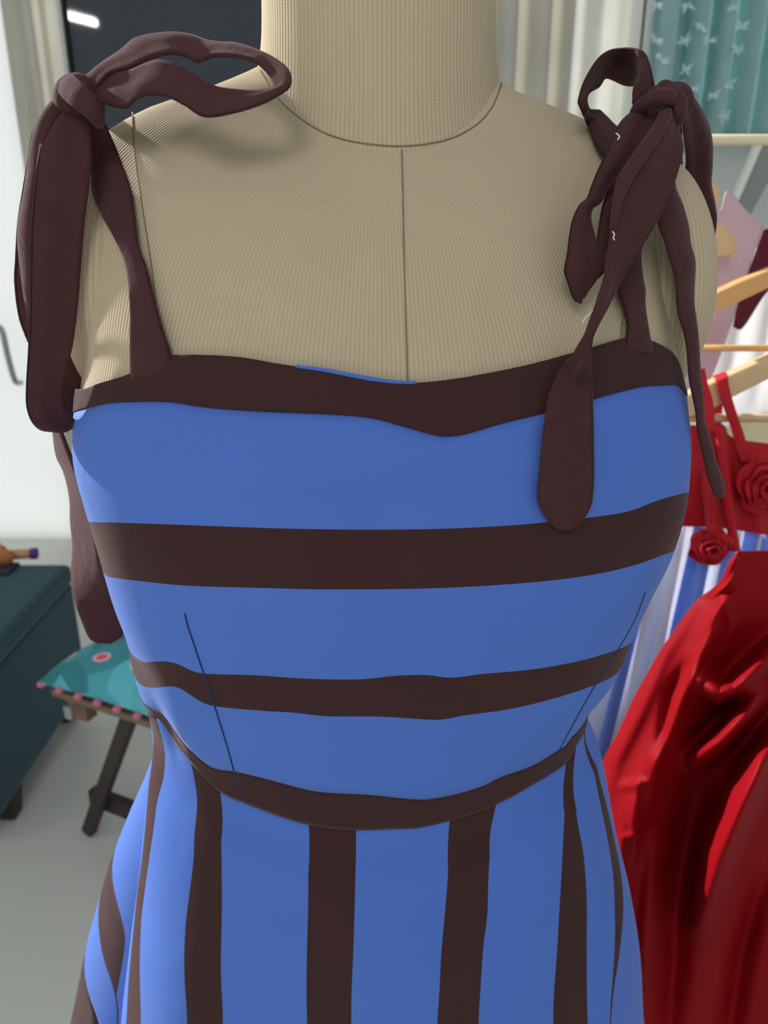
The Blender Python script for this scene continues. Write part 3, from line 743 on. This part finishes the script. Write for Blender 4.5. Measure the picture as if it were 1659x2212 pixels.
patch('side_panel', [
 [(1650,496,.63),(1690,488,.64),(1730,480,.65)],
 [(1613,598,.63),(1660,595,.64),(1700,590,.65)],
 [(1594,655,.63),(1625,650,.64),(1655,632,.65)],
 [(1584,706,.63),(1598,712,.64),(1612,698,.65)]], M_MAROON, pk, n=20, w=14, label='maroon side panel')
hn = thing('wooden_hanger', at(1500, 430, .58), 'blond hanger with a rounded flared end poking from the pink garment', 'hanger', 'wooden hangers on the rack')
prism('arm', [at(x, y, .575) for x, y in ((1430,372),(1500,378),(1536,386),(1552,402),(1562,425),(1553,442),(1540,436),(1500,420),(1430,410))], (0, .016, 0), M_WOOD, hn, bevel=.004)
prism('shoulder_end', [at(x, y, .565) for x, y in ((1470,450),(1520,470),(1552,482),(1570,490),(1586,508),(1594,528),(1592,545),(1582,554),(1560,556),(1538,558),(1470,560))], (0, .04, 0), M_WOOD, hn, bevel=.012)
h0 = at(1425, 376, .583)
tube('hook', [h0, h0 + Vector((0, 0, .02)), Vector((h0.x + .01, .54, ra.z - .01)), Vector((h0.x, YR, ra.z + .009)), Vector((h0.x - .01, YR - .008, ra.z))], .0018, M_HOOK, hn, n=24)
wg = thing('white_garment', at(1640, 700, .75), 'plain white garment hanging behind the crossed hangers', 'garment')
patch('body', [
 [(1560,560,.78),(1620,540,.78),(1680,520,.78),(1760,500,.78)],
 [(1500,700,.78),(1580,690,.77),(1660,680,.78),(1760,670,.78)],
 [(1490,840,.78),(1560,840,.77),(1640,840,.78),(1760,840,.78)],
 [(1480,930,.78),(1560,925,.77),(1620,905,.78),(1700,880,.78)]], M_WHITEC, wg, n=30, w=40, ridges=(([(1620,600),(1560,900)], 16, .01), ([(1680,600),(1630,880)], 14, .01)))
cg = thing('cream_garment', at(1650, 900, .95), 'cream garment in the gap below the white one', 'garment')
patch('body', [[(1560,780,.95),(1640,780,.94),(1800,780,.95)], [(1570,900,.95),(1650,900,.94),(1800,900,.95)], [(1570,1050,.95),(1650,1050,.94),(1800,1050,.95)]], M_CREAMC, cg, n=16, w=30, ridges=(([(1630,800),(1600,1000)], 10, .012),))

# red bodice with rosettes over a white and blue striped skirt
YD = .46
rd = thing('rosette_dress', at(1600, 1000, YD), 'red-topped dress with fabric rosettes and a white-blue striped skirt on the rack', 'dress')
patch('bodice', [
 [(1430,915,YD),(1491,918,YD),(1530,918,YD),(1563,918,YD),(1572,938,YD),(1590,948,YD),(1618,953,YD),(1660,958,YD),(1760,965,YD)],
 [(1430,1000,YD),(1491,1000,YD-.01),(1530,1000,YD-.012),(1563,1000,YD-.012),(1580,1000,YD-.01),(1600,1002,YD-.01),(1625,1004,YD-.012),(1660,1008,YD-.012),(1760,1010,YD)],
 [(1430,1080,YD),(1480,1080,YD-.012),(1525,1080,YD-.016),(1560,1080,YD-.016),(1580,1082,YD-.014),(1600,1084,YD-.014),(1625,1086,YD-.016),(1660,1090,YD-.016),(1760,1095,YD)],
 [(1430,1134,YD+.006),(1470,1136,YD-.006),(1520,1138,YD-.010),(1555,1140,YD-.010),(1580,1143,YD-.008),(1600,1146,YD-.008),(1625,1150,YD-.010),(1660,1156,YD-.010),(1760,1165,YD)]], M_RED, rd, n=36, w=60, ridges=(([(1543,930),(1548,1010)], 5, .004), ([(1562,930),(1580,1140)], 9, .006), ([(1622,980),(1640,1150)], 12, .006)))
ribbon('placket', [(1543,922,YD-.018,1560,922,YD-.018),(1553,1000,YD-.026,1572,1000,YD-.026),(1562,1080,YD-.032,1583,1080,YD-.032),(1570,1140,YD-.034,1590,1140,YD-.034),(1578,1190,YD-.036,1599,1188,YD-.036)], rd, M_RED, n=30, bulge=.004)
ribbon('strap', [(1566,800,YD-.012,1540,830,YD-.006) if False else (1546,826,YH2-.006,1572,816,YH2-.006),(1552,850,YH2-.010,1576,842,YH2-.010),(1566,890,YH2-.010,1588,884,YH2-.010),(1580,930,YH2-.010,1602,925,YH2-.010),(1592,975,YH2-.016,1614,966,YH2-.016),(1602,1000,YH2-.02,1622,998,YH2-.02)], rd, M_RED, n=40, bulge=.001)
ribbon('strap', [(1546,826,YH2-.006,1572,816,YH2-.006),(1544,818,YH2+.01,1570,808,YH2+.01),(1540,815,YH2+.026,1566,806,YH2+.026),(1538,880,YH2+.028,1560,880,YH2+.028),(1535,930,YH2+.020,1558,930,YH2+.020)], rd, M_RED, n=30)
ribbon('strap', [(1500,800,.42,1522,795,.42),(1508,830,.415,1528,826,.415),(1516,870,.40,1540,868,.40),(1520,930,.38,1545,930,.38)], rd, M_RED, n=30)
patch('skirt', [
 [(x, 1132 + (x - 1440) * .09, YD + .004 * math.cos(x * .21)) for x in range(1340, 1761, 20)],
 [(x - (.2 + .0003 * (1600 - x)) * 250, 1390, YD - .02 + .014 * math.cos(x * .21)) for x in range(1340, 1761, 20)],
 [(x - (.2 + .0003 * (1600 - x)) * 560, 1700, YD - .03 + .022 * math.cos(x * .21)) for x in range(1340, 1761, 20)],
 [(x - (.2 + .0003 * (1600 - x)) * 860, 2000, YD - .03 + .026 * math.cos(x * .21)) for x in range(1340, 1761, 20)]],
 [M_STW, M_STB], rd, n=30, w=420, midx=np.tile(np.array([1 if any(a <= 1340 + j < b for a, b in ((1328,1350),(1412,1434),(1498,1548),(1572,1596),(1608,1642),(1650,1672),(1700,1730))) else 0 for j in range(420)]), 30))

def rosette(c, r, parent, turns=3, seed=0, tiltx=0, sq=1.0):
    rs = sub('rosette', parent, 'crumpled red fabric rosette')
    rnd = random.Random(seed)
    blob('core', c + Vector((0, .004, 0)), (r * .8, r * .25, r * .8 * sq), M_RED, rs)
    for ring, (rad, cnt, lean) in enumerate(((1.12, 4, .5), (.84, 4, .3), (.58, 3, .15), (.32, 3, .05))):
        for k in range(cnt):
            a0 = 2 * math.pi * (k + .37 * ring) / cnt + rnd.uniform(-.2, .2); span = 2 * math.pi / cnt * 1.45
            G = []
            for i in range(7):
                v = i / 6
                row = []
                for j in range(13):
                    u = j / 12; a = a0 + span * (u - .5)
                    rr = r * rad * (.50 + .50 * v * (1 + .16 * math.sin(6 * u + 2.3 * k + seed))) * (1 - .18 * (2*u - 1) ** 2 * v)
                    dep = -r * (.10 + .28 * ring * .55 + .30 * v * (1 - lean) * math.sin(math.pi * min(1, u * .9 + .05)) - .16 * v * v * lean)
                    nv_ = noise.noise(Vector((40 * rr * math.cos(a) / r * .05 + seed, 3 * u + k, 2 * v + ring))) 
                    rr *= 1 + .18 * nv_ * v; dep += .22 * r * nv_
                    row.append((c.x + rr * math.cos(a), c.y + dep, c.z + rr * math.sin(a) * sq))
                G.append(row)
            grid('petal', np.array(G), M_RED, rs, solid=.0018)
    return rs
rosette(at(1530, 1178, YD - .035), .026, rd, seed=3, sq=.9)
rosette(at(1643, 1046, YD - .030), .028, rd, seed=8, sq=1.25)
patch('ruffle', [[(1514,1020,YD-.020),(1522,1022,YD-.03),(1534,1030,YD-.022)], [(1516,1060,YD-.022),(1530,1060,YD-.036),(1548,1066,YD-.024)], [(1522,1105,YD-.024),(1536,1105,YD-.034),(1556,1108,YD-.024)], [(1526,1150,YD-.026),(1540,1150,YD-.036),(1560,1150,YD-.026)]], M_RED, rd, n=20, w=14, ridges=(([(1526,1040),(1540,1090)], 6, .008),))

# red satin garment in front
YS = .26
sg = thing('red_satin_garment', at(1500, 1700, YS), 'deep red satin garment falling in heavy folds beside the skirt', 'garment')
rows = []
for y, xl, yo in ((1190,1598,.03),(1206,1580,.03),(1258,1554,.024),(1300,1504,.02),(1390,1438,.012),(1450,1402,.008),(1510,1369,.004),(1580,1337,0),(1653,1300,0),(1760,1282,0),(1900,1278,0),(2050,1276,0),(2230,1274,0),(2600,1268,0)):
    xa = np.interp(y, [1195, 1300, 1400, 1500, 1600, 1700, 1800, 2000, 2600], [1592, 1566, 1522, 1478, 1440, 1396, 1356, 1330, 1300])
    xs = np.concatenate([np.linspace(xl, xa, 7) if xa > xl + 6 else np.linspace(xl, xl + 30, 7), np.linspace(max(xa, xl + 30) + 12, 1820, 14)])
    rows.append([(x, y, YS - .05 + yo * .3 + min(.15, max(0, xa - x) * .00075) + .034 * (1 - math.exp(-max(0, x - xa) / 45.))) for x in xs])
patch('drape', rows, M_SATIN, sg, n=200, w=170, ridges=(
 ([(1500,1310),(1430,1420),(1380,1540),(1330,1640),(1310,1720)], 22, .014),
 ([(1480,1440),(1450,1500),(1425,1620)], 15, -.016),
 ([(1690,1390),(1640,1440),(1590,1490),(1555,1500),(1520,1475)], 25, .070),
 ([(1640,1500),(1610,1545),(1560,1600),(1505,1640)], 21, .085),
 ([(1590,1500),(1540,1560),(1500,1600)], 18, -.020),
 ([(1700,1570),(1650,1640),(1610,1730),(1560,1850),(1520,1990)], 40, .135),
 ([(1500,1700),(1470,1900),(1440,2212)], 34, -.040),
 ([(1420,1800),(1400,2000),(1395,2300)], 24, .020),
 ([(1640,1900),(1600,2050),(1560,2300)], 30, -.030),
 ([(1560,1280),(1580,1350),(1560,1420)], 10, .010),
 ([(1345,1700),(1400,1690)], 8, .008), ([(1345,1810),(1385,1800)], 6, .006)))

bd = thing('leaning_board', at(1500, 700, 2.2), 'grey board with a white edge leaning behind the rack', 'board')
prism('edge_strip', [at(x, y, 2.2) for x, y in ((1640,300),(1654,300),(1597,432),(1170,1285),(1152,1285),(1584,432))], (0, .03, 0), M_FRAME, bd, bevel=.002)
prism('face', [at(x, y, 2.215) for x, y in ((1654,300),(1712,300),(1622,464),(1210,1285),(1170,1285),(1597,432))], (0, .03, 0), M_BOARD, bd, bevel=.002)

# ------------------------------------------------------------------ bench, cushion and folding stool on the left
M_TEALV = mat('dark_teal_upholstery', lin(44, 72, 81), .85, .10, 6, .3, 500, sheen=.35, sheent=(.7, .9, 1, 1))
M_DKWOOD = mat('dark_stained_wood', lin(56, 48, 46), .55, .2, 12)
M_MIDWOOD = mat('worn_brown_wood', lin(118, 96, 76), .6, .2, 14)
M_POM = mat('pink_pompom', lin(196, 112, 140), .95, .1, 80)
M_TAN = mat('tan_thread', lin(206, 158, 118), .8, .15, 90)
M_ORG = mat('rust_wood', lin(178, 108, 66), .6, .12, 30)
M_PURP = mat('purple_plastic', lin(92, 52, 128), .4, .05)
M_PHONE = mat('dark_phone_glass', lin(36, 48, 58), .2, .02)
bx1 = -.852; by0, by1 = .90, 1.445
bn = thing('upholstered_bench', (-1.2, 1.17, 0), 'dark teal upholstered bench with short wooden feet', 'bench')
box('body', (-1.60, by0, .075), (bx1, by1, .40), M_TEALV, bn, bevel=.012)
box('seat', (-1.605, by0 - .005, .395), (bx1 + .004, by1 + .005, .455), M_TEALV, bn, bevel=.018)
for (x, y) in ((bx1 - .032, by0 + .10), (bx1 - .045, by1 - .06), (-1.55, by0 + .06), (-1.55, by1 - .06)):
    mobj('foot', [(x-.028,y-.028,.08),(x+.028,y-.028,.08),(x+.028,y+.028,.08),(x-.028,y+.028,.08),(x-.018,y-.018,0),(x+.018,y-.018,0),(x+.018,y+.018,0),(x-.018,y+.018,0)],
         [(0,1,2,3),(7,6,5,4),(0,4,5,1),(1,5,6,2),(2,6,7,3),(3,7,4,0)], M_DKWOOD, bn, smooth=False, bevel=.003)
zt = .455
sp = atz(40, 1196, zt + .016)
tp = thing('thread_spool', Vector((sp.x, sp.y, zt)), 'tan thread spool with a purple end lying on the bench', 'spool')
tube('thread_winding', [sp + Vector((-.02, -.01, 0)), sp + Vector((.035, .0, 0))], .013, M_TAN, tp, seg=16)
for k in range(5):
    q = sp + Vector((-.012 + .010 * k, -.008 + .002 * k, 0)); tube('thread_coil', [q, q + Vector((.004, .0008, 0))], .0142, M_TAN, tp, seg=16)
tube('end_cap', [sp + Vector((.035, 0, 0)), sp + Vector((.050, .002, 0))], .0160, M_PURP, tp, seg=16)
q = atz(8, 1190, zt + .03)
wk = thing('wooden_block_tool', Vector((q.x, q.y, zt)), 'rounded rust-brown wooden tool on the bench beside the spool', 'tool')
blob('body', Vector((q.x + .012, q.y - .03, zt + .024)), (.028, .022, .0235), M_ORG, wk)
tube('handle', [Vector((q.x - .10, q.y + .01, zt + .045)), Vector((q.x - .04, q.y, zt + .05)), Vector((q.x + .01, q.y - .02, zt + .038))], [.014, .016, .012], M_ORG, wk, n=16)
q = atz(4, 1232, zt)
ph_ = box('phone', (q.x - .12, q.y - .035, zt), (q.x + .035, q.y + .035, zt + .010), M_PHONE, bevel=.004); tag(ph_, 'dark phone lying flat on the teal bench', 'phone')

# stool
zs_ = .43
A = atz(108, 1487, zs_); Bp = atz(335, 1562, zs_)
ux = (Bp - A); ux.z = 0; L1 = .40; ux.normalize(); uy = Vector((-ux.y, ux.x, 0))
if uy.y < 0: uy = -uy
st = thing('wooden_stool', A + ux * .2 + uy * .15 - Vector((0, 0, zs_)), 'dark wooden slatted stool with splayed legs under the patterned cushion', 'stool')
def obox(name, o, dx, dy, dz, m, parent, bevel=.003):
    v = [o, o + dx, o + dx + dy, o + dy]; v = v + [p + dz for p in v]
    f = [(0,3,2,1),(4,5,6,7),(0,1,5,4),(1,2,6,5),(2,3,7,6),(3,0,4,7)]
    return mobj(name, v, f, m, parent, smooth=False, bevel=bevel)
for k in range(5):
    obox('seat_slat', A + uy * (.062 * k) + Vector((0, 0, -.018)), ux * L1, uy * .056, Vector((0, 0, .016)), M_MIDWOOD, st)
def bar(name, p, q, w, t, m, parent):
    d = (q - p); s = uy * t
    n = d.cross(s).normalized() * w
    return obox(name, p - n * .5 - s * .5, d, n, s, m, parent)
for dep in (.02, .27):
    o = A + uy * dep
    tl_ = o + ux * .19 + Vector((0, 0, -.02)); 
    fb = atz(192, 1798, 0.0) + uy * (dep - .02)
    bar('leg', Vector((fb.x, fb.y, .003)), tl_, .030, .022, M_DKWOOD, st)
    fa = A + uy * dep + ux * .55; fa.z = .003
    bar('leg', fa, o + ux * .36 + Vector((0, 0, -.02)), .030, .022, M_DKWOOD, st)
    obox('hinge_block', o + ux * .018 + Vector((0, 0, -.075)), ux * .05, uy * .03, Vector((0, 0, .058)), M_MIDWOOD, st)
fb = atz(192, 1798, 0.0)
cb = atz(205, 1712, .10); cb2 = cb + ux * .30
obox('stretcher', cb + Vector((0, 0, -.02)) - uy * .02, ux * .32, uy * .024, Vector((0, 0, .04)), M_DKWOOD, st)
plate = A + ux * .033 + uy * -.001 + Vector((0, 0, -.060))
obox('hinge_plate', plate, ux * .02, uy * -.002, Vector((0, 0, .03)), M_STEEL, st, bevel=.0005)

def cushion_mat():
    m = bpy.data.materials.new('teal_ikat_print'); m.use_nodes = True
    nt = m.node_tree; N, L = nt.nodes, nt.links; p = N['Principled BSDF']; p.inputs['Roughness'].default_value = .85
    uvn = N.new('ShaderNodeUVMap'); uvn.uv_map = 'uv'
    def vm(op, a, b=None):
        n = N.new('ShaderNodeVectorMath'); n.operation = op; L.new(a, n.inputs[0])
        if b is not None: n.inputs[1].default_value = b
        return n
    sc = vm('MULTIPLY', uvn.outputs['UV'], (10.5, 10.5, 0)); of = vm('ADD', sc.outputs[0], (.15, .62, 0)); fr = vm('FRACTION', of.outputs[0]); ce = vm('SUBTRACT', fr.outputs[0], (.5, .5, 0))
    el = vm('MULTIPLY', ce.outputs[0], (1.0, 1.5, 0)); ln = vm('LENGTH', el.outputs[0])
    nz = N.new('ShaderNodeTexNoise'); nz.inputs['Scale'].default_value = 9; L.new(uvn.outputs['UV'], nz.inputs['Vector'])
    ck = N.new('ShaderNodeTexVoronoi'); ck.inputs['Scale'].default_value = 13; L.new(uvn.outputs['UV'], ck.inputs['Vector'])
    r0 = N.new('ShaderNodeValToRGB'); L.new(ck.outputs['Color'], r0.inputs['Fac'])
    r0.color_ramp.elements[0].color = lin(40, 118, 124); r0.color_ramp.elements[0].position = .25
    r0.color_ramp.elements[1].color = lin(92, 184, 196); r0.color_ramp.elements[1].position = .75
    r1 = N.new('ShaderNodeValToRGB'); L.new(ln.outputs['Value'], r1.inputs['Fac'])
    r1.color_ramp.elements[0].position = .13; r1.color_ramp.elements[0].color = lin(222, 72, 108)
    e = r1.color_ramp.elements.new(.17); e.color = lin(226, 190, 190)
    r1.color_ramp.elements[-1].position = .21; r1.color_ramp.elements[-1].color = lin(226, 190, 190)
    r2 = N.new('ShaderNodeMapRange'); r2.inputs['From Min'].default_value = .19; r2.inputs['From Max'].default_value = .23; L.new(ln.outputs['Value'], r2.inputs['Value'])
    mx = N.new('ShaderNodeMix'); mx.data_type = 'RGBA'; L.new(r2.outputs[0], mx.inputs['Factor']); L.new(r1.outputs['Color'], mx.inputs['A']); L.new(r0.outputs['Color'], mx.inputs['B'])
    L.new(mx.outputs['Result'], p.inputs['Base Color'])
    return m
M_CUSH = cushion_mat()
cu = thing('patterned_cushion', A + ux * .2 + uy * .15, 'teal patterned cushion with pink spots and pompom trim on the stool', 'cushion')
n = 34
def pil(sgn):
    G = np.zeros((n + 1, n + 1, 3))
    for i in range(n + 1):
        for j in range(n + 1):
            u, v = 2*j/n - 1, 2*i/n - 1
            h = max(0, (1 - u**4) * (1 - v**4)) ** .5
            kx = 1 - .06 * (1 - v*v) * 0 ; 
            p = A - ux * .015 + ux * (.43 * (u * (1 - .05 * (1 - v * v)) + 1) / 2) + uy * (.34 * (v * (1 - .05 * (1 - u * u)) + 1) / 2 - .015)
            z = zs_ + .018 + (sgn * h * (.060 if sgn > 0 else .016)) + .003 * math.sin(9*u + 4*v) * h
            G[i, j] = (p.x, p.y, z)
    return G
G1 = pil(1); G2 = pil(-1)
grid('top_cover', G1, M_CUSH, cu); grid('under_cover', G2, M_CUSH, cu)
for k in range(9):
    p = A + ux * (-.008 + .050 * k) + uy * (-.012); p.z = zs_ + .014
    blob('pompom', p, (.009, .007, .007), M_POM, cu, nu=12, nv=8, fn=lambda d: 1 + .06 * math.sin(20 * d.x) * math.sin(17 * d.z))

# ------------------------------------------------------------------ ceiling tube lamp, seen only as a reflection in the dark pane
M_LAMP = bpy.data.materials.new('lit_tube'); M_LAMP.use_nodes = True
bs = M_LAMP.node_tree.nodes['Principled BSDF']; bs.inputs['Emission Color'].default_value = (1, .98, .95, 1); bs.inputs['Emission Strength'].default_value = 60
def mirror_at(px, py, z):
    w = at(px, py, YW + .01); d = raydir(px, py); d = Vector((d.x, -d.y, d.z))
    return w + d * ((z - w.z) / d.z)
la, lb = mirror_at(140, 32, 2.62), mirror_at(207, 50, 2.62)
lamp = thing('tube_lamp', (la + lb) / 2, 'lit ceiling tube reflected in the dark window pane', 'lamp')
tube('lit_tube', [la, lb], .022, M_LAMP, lamp, seg=12)
dv = (lb - la).normalized()
tube('fixture', [la - dv * .05 + Vector((0, 0, .04)), lb + dv * .05 + Vector((0, 0, .04))], .02, M_FRAME, lamp, seg=8)
print('lamp', la, lb)
